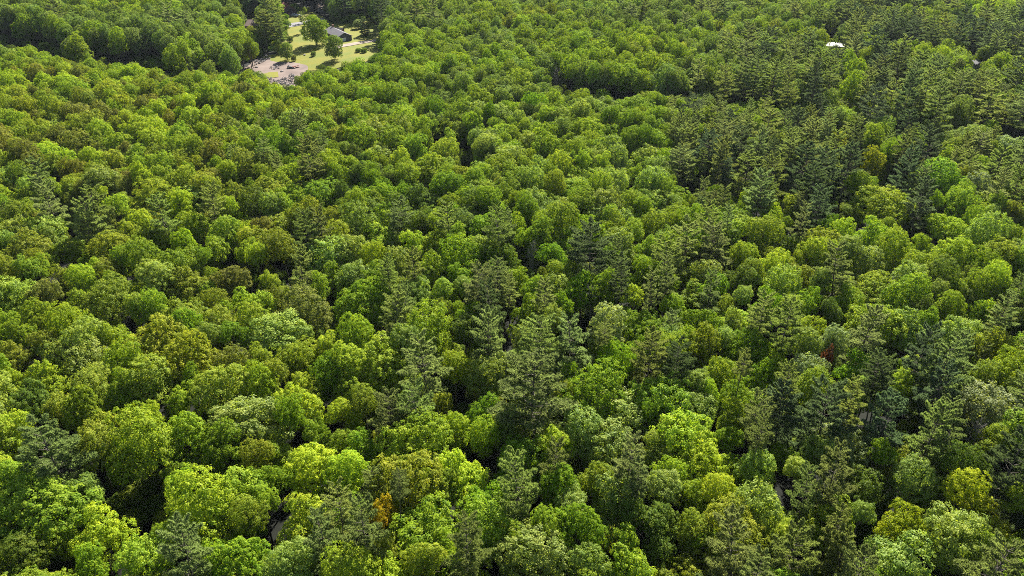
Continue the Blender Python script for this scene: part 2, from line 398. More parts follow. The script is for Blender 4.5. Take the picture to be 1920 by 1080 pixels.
def line_y(pts, x):
    for (a, b), (c, d) in zip(pts, pts[1:]):
        if a <= x < c:
            return b + (d - b) * (x - a) / (c - a)
    return None


def in_poly(x, y, P):
    r = False
    for (a, b), (c, d) in zip(P, P[1:] + P[:1]):
        if (b > y) != (d > y) and x < (c - a) * (y - b) / (d - b) + a:
            r = not r
    return r


def beyond(px, py):
    for pts, w in LINES:
        y = line_y(pts, px)
        if y is not None:
            return py < y - 8
    return py < 135


def pick(px, py, g):
    """mix of kinds by stand"""
    if px > 1560 and py < 262: t = 'QQQPPPQPQCLCGGL'
    elif px > 1260 and py < 190: t = 'CGGCLPPQDCCO'
    elif px > 1260 and py < 400: t = 'QQPPPLGOSLGQPG'
    elif py < 60 and 460 < px < 720: t = 'QQQCCPGQ'
    elif py < 60 and px > 1250: t = 'QDQCPC'
    elif py < 60: t = 'CCGGCCDGPO'
    elif py < 135 and px < 460: t = 'CGCDOGCG'
    elif py < 190 and px >= 460: t = 'CGCGDCLGCGOGG'
    elif px < 640 and py < 430: t = 'LLOOGGGLOSGLOBKP' if py > 230 else 'LLLLOOGGLLOGB'
    elif py < 430: t = 'GGLLGKSSOGCDGK'
    elif px < 640: t = 'OOGGLLSKOGP'
    elif px > 1250: t = 'GLKSOPPGLSDQ'
    else: t = 'GKKLSGPPSOL'
    t = ''.join(sorted(t, key='QDPCKGSOBLY'.index))
    x, y = at(px, py, 11)
    f = .5 + .28 * math.sin(x * .047 + 1.9 * math.sin(y * .031)) + .28 * math.sin(y * .052 + 2.1 * math.sin(x * .029 + 1))
    f = f * .62 + g.random() * .55 - .08
    f = abs(f); f = 2 - f if f > 1 else f
    return t[max(0, min(len(t) - 1, int(f * len(t))))]


HP = []
trees = []            # x, y, radius, height, code, projected width
cells = {}


def near(x, y, r, k):
    cx, cy = int(x // 10), int(y // 10)
    for i in range(cx - 1, cx + 2):
        for j in range(cy - 1, cy + 2):
            for t in cells.get((i, j), ()):
                if (t[0] - x) ** 2 + (t[1] - y) ** 2 < (k * (t[2] + r)) ** 2:
                    return True
    return False


def put(x, y, r, h, c):
    px, py, d = proj(x, y, terrain(x, y) + h * .66)
    t = (x, y, r, h, c, px, py, 2 * r * F / d)
    trees.append(t); cells.setdefault((int(x // 10), int(y // 10)), []).append(t)
    return t


for s in HAND.replace('\n', '').split(';'):
    px, py, w, c = s.split(','); px, py, w = float(px), float(py), float(w)
    far = beyond(px, py)
    h = rnd.uniform(18, 23) if far else rnd.uniform(14.5, 17.5)
    if c in 'PQ':
        h = h * 1.2 + 2.0
    if w > 100: h += 1.0
    frac = .70 if c in 'PQ' else .68
    x, y = at(px, py, h * frac)
    x, y = at(px, py, h * frac + terrain(x, y))
    dd = proj(x, y, h * frac)[2]
    HP.append((px, py, w))
    put(x, y, min(7.6 if w > 150 else 6.6, w * 1.06 / 2 / F * dd), h, c)
special = [(*at(px, py, 9.0), w) for px, py, w in BARES] + [(*at(RED[0], RED[1], 5.0), RED[2])]
for x, y, w in special:
    cells.setdefault((int(x // 10), int(y // 10)), []).append((x, y, 1.6))

g = random.Random(99)
for n in range(135000):
    y = math.sqrt(g.uniform(48 ** 2, 760 ** 2))
    half = .70 * math.hypot(y, 95) + 22
    x = g.uniform(-half, half)
    big = n < 30000
    r = g.uniform(3.2, 5.8) if big else g.uniform(2.0, 3.8)
    low = n >= 90000 and y < 330
    if low: r = g.uniform(1.7, 2.7)
    z0 = terrain(x, y)
    px, py, d = proj(x, y, z0 + 11)
    far = beyond(px, py)
    h = g.uniform(13.0, 18.5) if far else g.uniform(11.2, 18.2)
    if far: r = g.uniform(4.3, 6.7) if big else g.uniform(2.6, 4.4)
    c = pick(px, py, g)
    if c in 'PQ':
        h = h * 1.18 + 1.5 + (g.uniform(-2, 5) if far else 0); r = r * .95 if not far else r * .55 + 2.6
    if r < 3: h *= .88
    if far and (px < 380 or 1030 < px < 1330) and c not in 'PQ': h += 3
    if low: h = g.uniform(7.5, 11.5); c = g.choice('DKGGCO')
    px, py, d = proj(x, y, z0 + h * .68)
    pr = r * F / d
    if any(((px - a) / (rx + pr * .72)) ** 2 + ((py - b) / (ry + pr * .72)) ** 2 < 1 for a, b, rx, ry in GAPS): continue
    bx, by, _ = proj(x, y, z0)
    tx, ty, _ = proj(x, y, z0 + h)
    if any(in_poly(a, b, CLEAR) for a, b in ((px, py), (px - pr * .8, py), (px + pr * .8, py), (tx, ty), (px - pr * .6, (py + ty) / 2), (px + pr * .6, (py + ty) / 2), (bx, by), (px, py + pr))): continue
    if any(px + pr * .75 > a and px - pr * .75 < e and ty < f and by > b for a, b, e, f in KEEP): continue
    skip = any(abs(px - a) < .4 * q + .3 * pr and math.hypot(px - a, py - b) < .4 * q + .3 * pr for a, b, q in HP)
    for pts, w in LINES:
        ly = line_y(pts, px)
        if ly is not None:
            ly += 5 * math.sin(px * .06 + 1) + 4 * math.sin(px * .023)
            w = w * (.72 + .28 * math.sin(px * .047 + .7) * math.sin(px * .019 + 2)) + 3
            if px < 440: w += 10
        if ly is not None and ((ly - w < py < ly) or (not far and ty < ly - 4 and py > ly - w)): skip = True
    if skip or near(x, y, r, .46 if low else (.70 if c in 'PQ' else .60) if far else .54): continue
    put(x, y, r, h, c)

# ------------------------------------------------------------------ individuals and the rest
LAND = [  # things anyone can find, with their place
    ('the spreading grey pine', 990, 745), ('the orange tree', 712, 970), ('the black gap', 262, 935), ('the whitish tree', 1855, 770), ('the golden tree', 1850, 975),
    ('the leafless grey tree', 1107, 575), ('the red dead tree', 1547, 684), ('the purplish bare tree', 998, 484), ('the broken tree', 1826, 832), ('the pale round crown', 1640, 600),
    ('the round bronze crown', 563, 590), ('the small bronze crown', 430, 690), ('the feathery corner pine', 105, 845), ('the bright lime tree', 803, 625),
    ('the tall thin pine', 1577, 510), ('the lean dark pine', 1655, 805), ('the narrow dark gap', 862, 795), ('the yellow-edged crown', 1345, 935), ('the pale domed pine', 975, 920),
    ('the grey-brown crown', 80, 545), ('the bronze dark crown', 433, 515), ('the dusky pine', 1110, 475), ('the twin-stemmed pine', 1765, 700), ('the lime dome', 590, 880), ('the pale lone crown', 1133, 613), ('the shadowed hollow', 502, 515)]
LAND += [('the long grey-roofed house', 640, 66), ('the small sunny lawn', 600, 98), ('the white metal roof', 1568, 84), ('the gravel yard', 520, 125), ('the mauve-grey bare tree', 1045, 145),
         ('the steep dark hollow', 868, 285), ('the dark pine gap', 1582, 385), ('the dark left hollow', 265, 358), ('the silvery right-hand crown', 1833, 357)]
OWN_LABEL = {  # how the landmark trees themselves look
    'the spreading grey pine': 'spreading grey pine, the broadest pine in the middle of the wood', 'the whitish tree': 'large whitish silver tree near the right edge, above a broken bare tree',
    'the golden tree': 'large golden yellow-green tree in the bottom right corner', 'the pale round crown': 'very wide pale round crown above a tangle of bare branches',
    'the round bronze crown': 'large round bronze-tinged crown beside a dark hollow', 'the small bronze crown': 'smaller round bronze crown among olive trees in the left half',
    'the feathery corner pine': 'wide feathery pine near the left edge above the black gap', 'the bright lime tree': 'bright lime tree between two pines left of the middle',
    'the tall thin pine': 'tall thin pine rising over pale round crowns in the right half', 'the lean dark pine': 'lean dark pine with a visible stem low in the right half',
    'the yellow-edged crown': 'yellow-edged round crown at the rim of a lime tree, lower right', 'the pale domed pine': 'pale domed pine straight below the spreading grey pine',
    'the grey-brown crown': 'dull grey-brown crown near the left edge', 'the bronze dark crown': 'dark bronze crown left of the shadowed hollow',
    'the dusky pine': 'dusky dark pine standing above bright green crowns near the middle', 'the twin-stemmed pine': 'broad pine above the whitish tree near the right edge',
    'the lime dome': 'broad lime-yellow dome between the black gap and the orange tree', 'the pale lone crown': 'pale whitish crown below the leafless grey tree',
    'the silvery right-hand crown': 'silvery crown among dark pines near the right edge'}


def half(v):
    v = round(abs(v) * 2) / 2
    return ('%g' % v) if v else ''


def where(px, py, k=0):
    """the k-th nearest landmark and the way to it, in widths of a crown there"""
    nm, lx, ly = sorted(LAND, key=lambda l: math.hypot(l[1] - px, (l[2] - py) * 1.5))[k]
    sx = max(30, 60 + (py - 400) * .055)
    a, b = half((px - lx) / sx), half((py - ly) / (sx * .72))
    if not a and not b:
        return nm, ''
    p = f"{a} crown-widths {'right' if px > lx else 'left'}" if a else ''
    q = f"{b} rows {'below' if py > ly else 'above'}" if b else ''
    return nm, (p + (' and ' if p and q else '') + q) + ('' if q else ' of')


def crown_tint(c, g):
    r, gg, b, k = PAL[c]
    f = g.uniform(.82, 1.2); h = g.uniform(.94, 1.1)
    return (min(r * f * h, .8), gg * f, b * f * g.uniform(.8, 1.3), k * g.uniform(.7, 1.3))


used_labels = {}
g = random.Random(5)
inview = [t for t in trees if -30 < t[5] < 1950 and -20 < t[6] < 1110]
outview = [t for t in trees if not (-30 < t[5] < 1950 and -20 < t[6] < 1110)]
broad = sorted([t for t in inview if t[4] not in 'PQ'], key=lambda t: -t[7])
pines = sorted([t for t in inview if t[4] in 'PQ'], key=lambda t: -t[7])
own = broad[:300] + pines[:290]
rest_b = broad[300:] + [t for t in outview if t[4] not in 'PQ']
rest_p = pines[290:] + [t for t in outview if t[4] in 'PQ']


def choose(c, g, far=False):
    if far and c not in 'PQ' and g.random() < .75: return g.choice((14, 15, 16))
    if c in 'PQ': return g.randrange(len(NEEDLES))
    if c in 'SW': return g.choice(LUMPY) if g.random() < .75 else g.choice(COMMON)
    if c in 'KC': return g.choice(COMMON + FINE)
    return g.choice(COMMON + COMMON + FINE + LUMPY)


def shape(t, g):
    x, y, r, h, c = t[:5]
    i = choose(c, g, beyond(*proj(x, y, h * .66)[:2]))
    s = r / (5.0 if c not in 'PQ' else 4.9)
    sx = s * g.uniform(.84, 1.18); sy = s * g.uniform(.84, 1.18)
    top = 16.0 if c not in 'PQ' else 22.0
    sz = h / top
    if c not in 'PQ': sz = min(sz, s * g.uniform(1.0, 1.22))
    else: sz = min(sz, s * g.uniform(1.05, 1.35))
    return i, (sx, sy, sz), (g.gauss(0, .045), g.gauss(0, .045), g.uniform(0, 6.283)), h - top * sz


for t in own:
    x, y, r, h, c, px, py, w = t
    i, sc, rz, off = shape(t, g)
    pine = c in 'PQ'
    root = empty('pine_tree' if pine else 'broadleaf_tree', (x, y, terrain(x, y)), rz[2])
    cr = link('crown', (NEEDLES if pine else CROWN)[i], root); cr['tint'] = crown_tint(c, g)
    tr = link('trunk', (PTRUNK if pine else TRUNK)[i], root)
    for q in (cr, tr): q.location = (0, 0, off); q.scale = sc; q.rotation_euler = (rz[0], rz[1], 0)
    size = 'large' if r > 5.0 else 'small' if r < 3.1 else ('wide' if sc[0] > sc[1] * 1.08 else 'rounded' if not pine else 'feathery')
    kind = 'pine' if pine else 'tree'
    for k in range(12):
        lm, rel = where(px, py, k)
        lab = OWN_LABEL.get(lm) if not rel else f"{size} {WORD[c]} {kind} {rel} {lm}"
        if lab and rel and len(lab.replace('.', ' ').replace('-', ' ').split()) > 16: lab = lab.split(' ', 1)[1]
        if lab: lab = lab.replace(' crown-widths', ' crowns') if len(lab.replace('.', ' ').replace('-', ' ').split()) > 16 else lab
        if lab and len(lab.replace('.', ' ').replace('-', ' ').split()) > 16: lab = lab.replace('lime yellow-green', 'lime').replace('deep leaf-green', 'deep green').replace('pale silvery green', 'silvery green')
        if lab and lab not in used_labels: break
    used_labels[lab] = 1
    tag(root, lab, 'pine' if pine else 'tree', 'pines standing in the wood' if pine else 'broadleaf trees of the wood')


def scatter(name, rows, protos, label):
    """one object for the countless far trees: points that carry turn, size, kind and tint; geometry nodes set the trees on them"""
    pc = bpy.data.collections.new(name + '_kinds')
    for k, me in enumerate(protos):
        pc.objects.link(bpy.data.objects.new(f'{k:02d}_' + name, me))
    me = bpy.data.meshes.new(name)
    me.from_pydata([r[0] for r in rows], [], [])
    for an, ty, key, dat in (('turn', 'FLOAT_VECTOR', 'vector', [r[1] for r in rows]), ('size', 'FLOAT_VECTOR', 'vector', [r[2] for r in rows]),
                             ('kind', 'INT', 'value', [r[3] for r in rows]), ('tint', 'FLOAT_COLOR', 'color', [r[4] for r in rows])):
        a = me.attributes.new(an, ty, 'POINT')
        a.data.foreach_set(key, np.asarray(dat, np.int32 if ty == 'INT' else np.float32).ravel())
    ng = bpy.data.node_groups.new(name, 'GeometryNodeTree')
    ng.interface.new_socket('Geometry', in_out='INPUT', socket_type='NodeSocketGeometry')
    ng.interface.new_socket('Geometry', in_out='OUTPUT', socket_type='NodeSocketGeometry')
    N, L = ng.nodes, ng.links
    gi, go = N.new('NodeGroupInput'), N.new('NodeGroupOutput')
    ip = N.new('GeometryNodeInstanceOnPoints'); ci = N.new('GeometryNodeCollectionInfo')
    ci.inputs['Collection'].default_value = pc; ci.inputs['Separate Children'].default_value = True; ci.inputs['Reset Children'].default_value = True
    def named(n, ty):
        q = N.new('GeometryNodeInputNamedAttribute'); q.data_type = ty; q.inputs['Name'].default_value = n
        return next(o for o in q.outputs if o.enabled and o.name == 'Attribute')
    L.new(gi.outputs[0], ip.inputs['Points']); L.new(ci.outputs[0], ip.inputs['Instance'])
    ip.inputs['Pick Instance'].default_value = True
    L.new(named('kind', 'INT'), ip.inputs['Instance Index'])
    L.new(named('turn', 'FLOAT_VECTOR'), ip.inputs['Rotation']); L.new(named('size', 'FLOAT_VECTOR'), ip.inputs['Scale'])
    L.new(ip.outputs[0], go.inputs[0])
    o = link(name, me)
    o.modifiers.new('trees', 'NODES').node_group = ng
    return tag(o, label, name.replace('_', ' '), None, 'stuff')


def rows_of(ts):
    out = []
    for t in ts:
        i, sc, rz, off = shape(t, g)
        out.append(((t[0], t[1], terrain(t[0], t[1]) + off), rz, sc, i, crown_tint(t[4], g)))
    return out


scatter('broadleaf_forest', rows_of(rest_b), BROAD_FULL, 'dense far broadleaf forest of small mixed green crowns')
scatter('pine_forest', rows_of(rest_p), PINE_FULL, 'dark grey-green pine forest filling the upper right distance')
# low growth on the forest floor
und = []
for _ in range(9000):
    y = math.sqrt(g.uniform(50 ** 2, 560 ** 2)); half = .68 * math.hypot(y, 95) + 10; x = g.uniform(-half, half)
    bx, by, _d = proj(x, y, 0)
    if in_poly(bx, by, CLEAR) or in_poly(bx, by - 12, CLEAR): continue
    s = g.uniform(.14, .46)
    und.append(((x, y, terrain(x, y) - 4.6 * s), (0, 0, g.uniform(0, 6.3)), (s * 1.2, s * 1.2, s), g.randrange(6), crown_tint(g.choice('DDKGCO'), g)))
for a, b, rx, ry in GAPS:
    for _ in range(14):
        bx, by = a + g.uniform(-1, 1) * rx, b + g.uniform(-.6, 1.3) * ry
        x, y = at(bx, by, 1.0); s = g.uniform(.14, .34)
        und.append(((x, y, terrain(x, y) - 4.6 * s), (0, 0, g.uniform(0, 6.3)), (s * 1.2, s * 1.2, s), g.randrange(6), crown_tint('D', g)))
scatter('undergrowth', und, CROWN, 'low dark green undergrowth in the gaps between trees')

bare_labels = ['leafless grey twiggy tree among deep green crowns near the centre', 'purple-grey bare crown between two bright green trees', 'broken pale bare tree under the whitish silver crown',
               'mauve-grey bare tree before the dark far tree edge', 'grey tangle of bare branches under the big pale round crown']
for k, ((px, py, w), lab) in enumerate(zip(BARES, bare_labels)):
    x, y = at(px, py, 9.0); d = proj(x, y, 9.0)[2]
    s = w / F * d / 2 / 3.6
    root = empty('bare_tree', (x, y, terrain(x, y)), k * 1.3, (s, s, 1.08 if k < 4 else .75))
    link('branches', BARE[k % 2][0], root); link('trunk', BARE[k % 2][1], root)
    tag(root, lab, 'bare tree', 'leafless trees')
x, y = at(RED[0], RED[1], 9.0)
root = empty('dead_tree', (x, y, terrain(x, y)), .5, (.29, .29, .80))
cr = link('crown', CROWN[8], root); cr['tint'] = (.25, .10, .06, .3)
link('trunk', TRUNK[8], root)
tag(root, 'small dead tree with rusty red foliage beside a dark gap', 'dead tree')
x, y = at(712, 966, 12.5)
root = empty('broadleaf_tree', (x, y, terrain(x, y)), 1.5, (.50, .50, 1.06))
cr = link('crown', CROWN[12], root); cr['tint'] = (.42, .34, .022, .4)
link('trunk', TRUNK[12], root)
tag(root, 'orange-tinted tree among green crowns near the bottom edge', 'tree', 'broadleaf trees of the wood')

# ------------------------------------------------------------------ ground
def ground_sheet():
    m = MB()
    xs = np.concatenate([np.linspace(-4000, -700, 8), np.linspace(-660, 660, 89), np.linspace(700, 4000, 8)])
    ys = np.concatenate([np.linspace(-1500, -60, 5), np.linspace(-30, 800, 56), np.linspace(900, 6000, 8)])
    vs = [(x, y, terrain(x, y) if abs(x) < 700 and -60 < y < 860 else 0) for y in ys for x in xs]
    k = len(xs)
    fs = [(j * k + i, j * k + i + 1, (j + 1) * k + i + 1, (j + 1) * k + i) for j in range(len(ys) - 1) for i in range(k - 1)]
    m.add(vs, fs)
    return m


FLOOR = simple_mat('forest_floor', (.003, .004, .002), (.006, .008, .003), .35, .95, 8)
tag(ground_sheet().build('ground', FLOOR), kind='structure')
GRASS = simple_mat('lawn_grass', (.11, .135, .003), (.165, .152, .006), .11, .9, 7)
GRAVEL = simple_mat('gravel', (.135, .10, .085), (.21, .16, .135), .12, .95, 9)
ASPH = simple_mat('pale_asphalt', (.16, .155, .165), (.21, .205, .215), .3, .9)
DIRT = simple_mat('sand_track', (.22, .175, .14), (.30, .25, .20), .2, .95)
ROCK = simple_mat('rock', (.15, .135, .13), (.27, .245, .235), .9, .9)


def sheet(name, pxs, mat, lift, step=5.0, wob=.9, keepz=None):
    """a piece of ground cover: its outline, filled with a grid that follows the terrain"""
    P = [at(*p) for p in pxs]
    gg = random.Random(len(pxs) * 7 + int(lift * 1000))
    Q = []
    for (a, b), (c, d) in zip(P, P[1:] + P[:1]):
        n = max(1, int(math.hypot(c - a, d - b) / 4))
        for i in range(n):
            f = i / n
            Q.append((a + (c - a) * f + gg.uniform(-wob, wob), b + (d - b) * f + gg.uniform(-wob, wob)))
    import bmesh
    bm = bmesh.new()
    vs = [bm.verts.new((x, y, 0)) for x, y in Q]
    f = bm.faces.new(vs)
    bmesh.ops.triangulate(bm, faces=[f])
    for _ in range(3):
        bmesh.ops.subdivide_edges(bm, edges=[e for e in bm.edges if e.calc_length() > step], cuts=1, use_grid_fill=True)
    bmesh.ops.triangulate(bm, faces=[f for f in bm.faces if len(f.verts) > 3])
    for v in bm.verts:
        v.co.z = terrain(v.co.x, v.co.y) + lift
    for f in bm.faces:
        if f.normal.z < 0: f.normal_flip()
    me = bpy.data.meshes.new(name); bm.to_mesh(me); bm.free(); me.materials.append(mat)
    return tag(link(name, me), kind='structure')


sheet('lawn', [(470, 112), (500, 100), (525, 96), (530, 60), (528, 27), (560, 24), (590, 22), (620, 40), (700, 38), (716, 60), (716, 110), (660, 124), (610, 130), (560, 128), (520, 126)], GRASS, .25)
sheet('gravel_yard', [(436, 130), (455, 122), (478, 106), (505, 104), (515, 112), (548, 113), (575, 120), (574, 140), (562, 158), (520, 162), (492, 158), (486, 140), (462, 136), (446, 142)], GRAVEL, .45)
sheet('grass_verge', [(490, 135), (505, 131), (522, 130), (522, 140), (505, 143)], GRASS, .62, wob=.3)
sheet('road', [(538, 46), (556, 43), (580, 38), (606, 33), (608, 37), (582, 43), (556, 50), (538, 53)], ASPH, .45, wob=0)
sheet('driveway', [(632, 86), (655, 81.5), (700, 72.5), (735, 66), (735, 70), (700, 77), (660, 86), (634, 91)], DIRT, .45, wob=.2)
sheet('sand_patch', [(592, 4), (628, 2), (636, 16), (620, 22), (596, 22)], DIRT, .45)
sheet('grass_clearing', [(1535, 92), (1600, 93), (1640, 96), (1650, 90), (1600, 84), (1536, 84)], GRASS, .3)

# rubble heaps: broken rock nobody could count, and the boulders one can
def rock_mesh(m, c, s, g):
    import bmesh
    bm = bmesh.new(); bmesh.ops.create_icosphere(bm, subdivisions=1, radius=1)
    k = [g.uniform(.6, 1.3) for _ in range(3)]
    vs = []
    a = g.uniform(0, 6.3)
    for v in bm.verts:
        q = v.co * g.uniform(.75, 1.15)
        x, y = q.x * k[0], q.y * k[1]
        vs.append((c[0] + s * (x * math.cos(a) - y * math.sin(a)), c[1] + s * (x * math.sin(a) + y * math.cos(a)), c[2] + s * q.z * k[2] * .7))
    fs = [tuple(v.index for v in f.verts) for f in bm.faces]
    bm.free()
    m.add(vs, fs)


g = random.Random(17)
rb = MB()
for poly, n in (([(497, 140), (520, 146), (545, 136), (558, 138), (556, 150), (545, 160), (515, 156), (498, 150)], 260), ([(430, 126), (442, 122), (450, 126), (447, 139), (434, 140)], 90),
                ([(476, 112), (492, 103), (508, 100), (506, 106), (488, 114), (478, 118)], 80), ([(505, 122), (520, 120), (524, 124), (508, 126)], 25)):
    xs, ys = [p[0] for p in poly], [p[1] for p in poly]
    k = 0
    while k < n:
        a, b = g.uniform(min(xs), max(xs)), g.uniform(min(ys), max(ys))
        if not in_poly(a, b, poly): continue
        x, y = at(a, b); s = g.uniform(.16, .55)
        rock_mesh(rb, (x, y, terrain(x, y) + .4 + g.uniform(0, .9)), s, g); k += 1
tag(rb.build('rubble', ROCK), 'heaps of broken grey rock at the edge of the gravel yard', 'rubble', None, 'stuff')
for px, py, s, lab in ((571, 102, .9, 'pale boulder lying on the lawn below the tree shadow'), (613, 98, .8, 'pale rock on the lawn beside the slender lawn tree'),
                       (640.5, 101, 1.0, 'whitish flat rock on the grass under the slender tree'), (528, 130, .9, 'pale stone beside the scrap heap on the gravel'),
                       (480, 121, 1.0, 'sandy boulder at the near edge of the gravel yard'), (622, 104, .7, 'small grey rock at the foot of the slender tree')):
    m = MB(); x, y = at(px, py); rock_mesh(m, (0, 0, .35), s, g)
    o = m.build('boulder', ROCK); o.location = (x, y, terrain(x, y) + .3)
    tag(o, lab, 'boulder', 'boulders in the clearing')
RUST = simple_mat('rusty_metal', (.16, .05, .035), (.30, .12, .09), 1.5, .8)
DARKM = simple_mat('dark_metal', (.02, .02, .025), (.05, .05, .06), 1.0, .6)
x, y = at(547, 123.5)
root = empty('scrap_heap', (x, y, terrain(x, y) + .4))
m = MB()
for k in range(14):
    rock_mesh(m, (g.uniform(-2.5, 1), g.uniform(-1.2, 1.2), g.uniform(.2, .8)), g.uniform(.4, .9), g)
m.build('dark_scrap', DARKM, root)
m = MB()
for k in range(8):
    m.box((g.uniform(.6, 3.2), g.uniform(-1, 1), .35 + .22 * k / 2), (g.uniform(.8, 2.0), g.uniform(.3, .9), .18), g.uniform(0, 3))
m.build('rusty_panel', RUST, root)
tag(root, 'dark and rusty scrap heap in the middle of the gravel yard', 'scrap heap')

# ------------------------------------------------------------------ houses
def wall_mat(name, c):
    return simple_mat(name, c, tuple(v * 1.15 for v in c), 1.2, .8)


def roof_mat(name, c):
    m, N, L = new_mat(name)
    out = N.new('ShaderNodeOutputMaterial'); b = N.new('ShaderNodeBsdfPrincipled')
    tc = N.new('ShaderNodeTexCoord'); br = N.new('ShaderNodeTexBrick'); no = N.new('ShaderNodeTexNoise'); mx = N.new('ShaderNodeMix'); mx.data_type = 'RGBA'
    br.inputs['Color1'].default_value = (*c, 1); br.inputs['Color2'].default_value = (*[v * .8 for v in c], 1); br.inputs['Mortar'].default_value = (*[v * .5 for v in c], 1)
    br.inputs['Scale'].default_value = 1.6
    no.inputs['Scale'].default_value = .5; no.inputs['Detail'].default_value = 6
    L.new(tc.outputs['Object'], br.inputs['Vector']); L.new(tc.outputs['Object'], no.inputs['Vector'])
    mx.blend_type = 'MULTIPLY'; mx.inputs[0].default_value = .5
    L.new(br.outputs[0], mx.inputs[6]); L.new(no.outputs['Color'], mx.inputs[7]); L.new(mx.outputs[2], b.inputs['Base Color'])
    b.inputs['Roughness'].default_value = .85
    L.new(b.outputs[0], out.inputs[0])
    return m


GLASS, NG, LG = new_mat('window_glass')
_o = NG.new('ShaderNodeOutputMaterial'); _b = NG.new('ShaderNodeBsdfPrincipled'); _b.inputs['Base Color'].default_value = (.03, .04, .05, 1); _b.inputs['Roughness'].default_value = .08
LG.new(_b.outputs[0], _o.inputs[0])
WHITE = simple_mat('white_paint', (.72, .72, .70), (.80, .80, .78), 2.0, .5)
BRICK = simple_mat('chimney_brick', (.20, .10, .07), (.28, .15, .11), 4.0, .9)


def house(name, loc, rz, ln, wd, wall_h, rise, wm, rm, label, chimney=None, door_white=False, nwin=4, over=.5):
    """long axis along local x; gable ends at +-x"""
    root = empty(name, loc, rz)
    m = MB()
    a, b = ln / 2, wd / 2
    m.add([(-a, -b, -.5), (a, -b, -.5), (a, b, -.5), (-a, b, -.5), (-a, -b, wall_h), (a, -b, wall_h), (a, b, wall_h), (-a, b, wall_h), (-a, 0, wall_h + rise), (a, 0, wall_h + rise)],
          [(0, 1, 5, 4), (2, 3, 7, 6), (1, 2, 6, 9, 5), (3, 0, 4, 8, 7)])
    m.build('wall', wm, root)
    m = MB()
    oa, ob = a + over, b + over
    z0, z1 = wall_h - rise * over / b + .06, wall_h + rise + .06
    t = .22
    for s in (-1, 1):
        m.add([(-oa, s * ob, z0), (oa, s * ob, z0), (oa, 0, z1), (-oa, 0, z1), (-oa, s * ob, z0 + t), (oa, s * ob, z0 + t), (oa, 0, z1 + t), (-oa, 0, z1 + t)],
              [(0, 1, 2, 3), (4, 5, 6, 7), (0, 1, 5, 4), (1, 2, 6, 5), (3, 0, 4, 7)])
    rf = m.build('roof', rm, root)
    if chimney is not None:
        m = MB(); m.box((chimney, .6, wall_h + rise + .3), (.9, .9, 2.0)); m.box((chimney, .6, wall_h + rise + 1.36), (1.1, 1.1, .12))
        m.build('chimney', BRICK, rf)
    for k in range(nwin):
        xx = -a + ln * (k + .7) / (nwin + .4)
        for s in (-1, 1):
            m = MB(); m.box((xx, s * (b + .03), 1.55), (1.25, .1, 1.25))
            w_ = m.build('window', WHITE, root)
            m = MB(); m.box((xx, s * (b + .085), 1.55), (1.05, .03, 1.05)); m.build('pane', GLASS, w_)
    m = MB(); m.box((a + .04, -.6, 1.05), (.1, 1.0 if not door_white else 2.6, 2.1)); d = m.build('door', WHITE if door_white else RUST, root)
    m = MB(); m.box((a + .13, -.3, 1.0), (.08, .08, .12)); m.build('handle', DARKM, d)
    return tag(root, label, 'house')


def ground_at(px, py, lift=.25):
    x, y = at(px, py)
    return (x, y, terrain(x, y) + lift)


GREYROOF = roof_mat('grey_shingles', (.17, .16, .18)); REDROOF = roof_mat('red_roofing', (.36, .09, .07)); BROWNROOF = roof_mat('brown_roofing', (.28, .19, .15))
WHITEROOF = simple_mat('white_metal_roof', (.09, .09, .095), (.17, .17, .175), .5, .5)
xa, ya = at(617, 62); xb, yb = at(652, 79)
house('ranch_house', ((xa + xb) / 2, (ya + yb) / 2, terrain(xa, ya) + .2), math.atan2(yb - ya, xb - xa), 21, 8.6, 2.7, 2.0, wall_mat('dark_siding', (.075, .08, .10)), GREYROOF,
      'long low dark house with a grey shingled roof on the lawn', chimney=-8.5, door_white=True)
x, y, z = ground_at(539, 27)
house('cottage', (x, y, z), R(-62), 12, 9, 3.0, 3.4, wall_mat('brown_siding', (.06, .045, .06)), REDROOF, 'dark cottage with a red gable roof half hidden by pines', nwin=3, chimney=2.5)
x, y, z = ground_at(466, 56)
house('bungalow', (x, y, z), R(8), 14, 9, 3.0, 2.6, wall_mat('tan_siding', (.3, .22, .16)), BROWNROOF, 'brown-roofed house glimpsed among the tall trees left of the clearing', nwin=3)
x, y, z = ground_at(1568, 92)
house('barn', (x, y, z), R(-5), 20, 7, 3.0, 1.3, wall_mat('pale_siding', (.5, .5, .48)), WHITEROOF, 'long building with a white metal roof among the far trees', nwin=4)
x, y, z = ground_at(1829, 136)
house('shed', (x, y, z), R(12), 8, 6, 5, 1.3, wall_mat('grey_siding', (.4, .4, .4)), WHITEROOF, 'small white roof glimpsed between dense dark pines', nwin=2)
x, y, z = ground_at(702, 22)
house('shed', (x, y, z), R(30), 4.5, 3.5, 5.2, 1.0, wall_mat('white_siding', (.7, .7, .68)), WHITEROOF, 'tiny white shed in the trees above the round bush', nwin=1)
x, y, z = ground_at(638, 59.5)
house('shed', (x, y, z), R(-20), 4.2, 2.6, 2.0, .8, wall_mat('black_siding', (.04, .035, .035)), roof_mat('dark_roofing', (.05, .045, .045)), 'small dark shed on the grass behind the long house', nwin=1, over=.25)

CARW = simple_mat('white_car_paint', (.70, .70, .71), (.75, .75, .76), .5, .25); CARD = simple_mat('dark_car_paint', (.03, .035, .045), (.04, .045, .055), .5, .25)
TYRE = simple_mat('tyre_rubber', (.015, .015, .015), (.025, .025, .025), 2, .9)


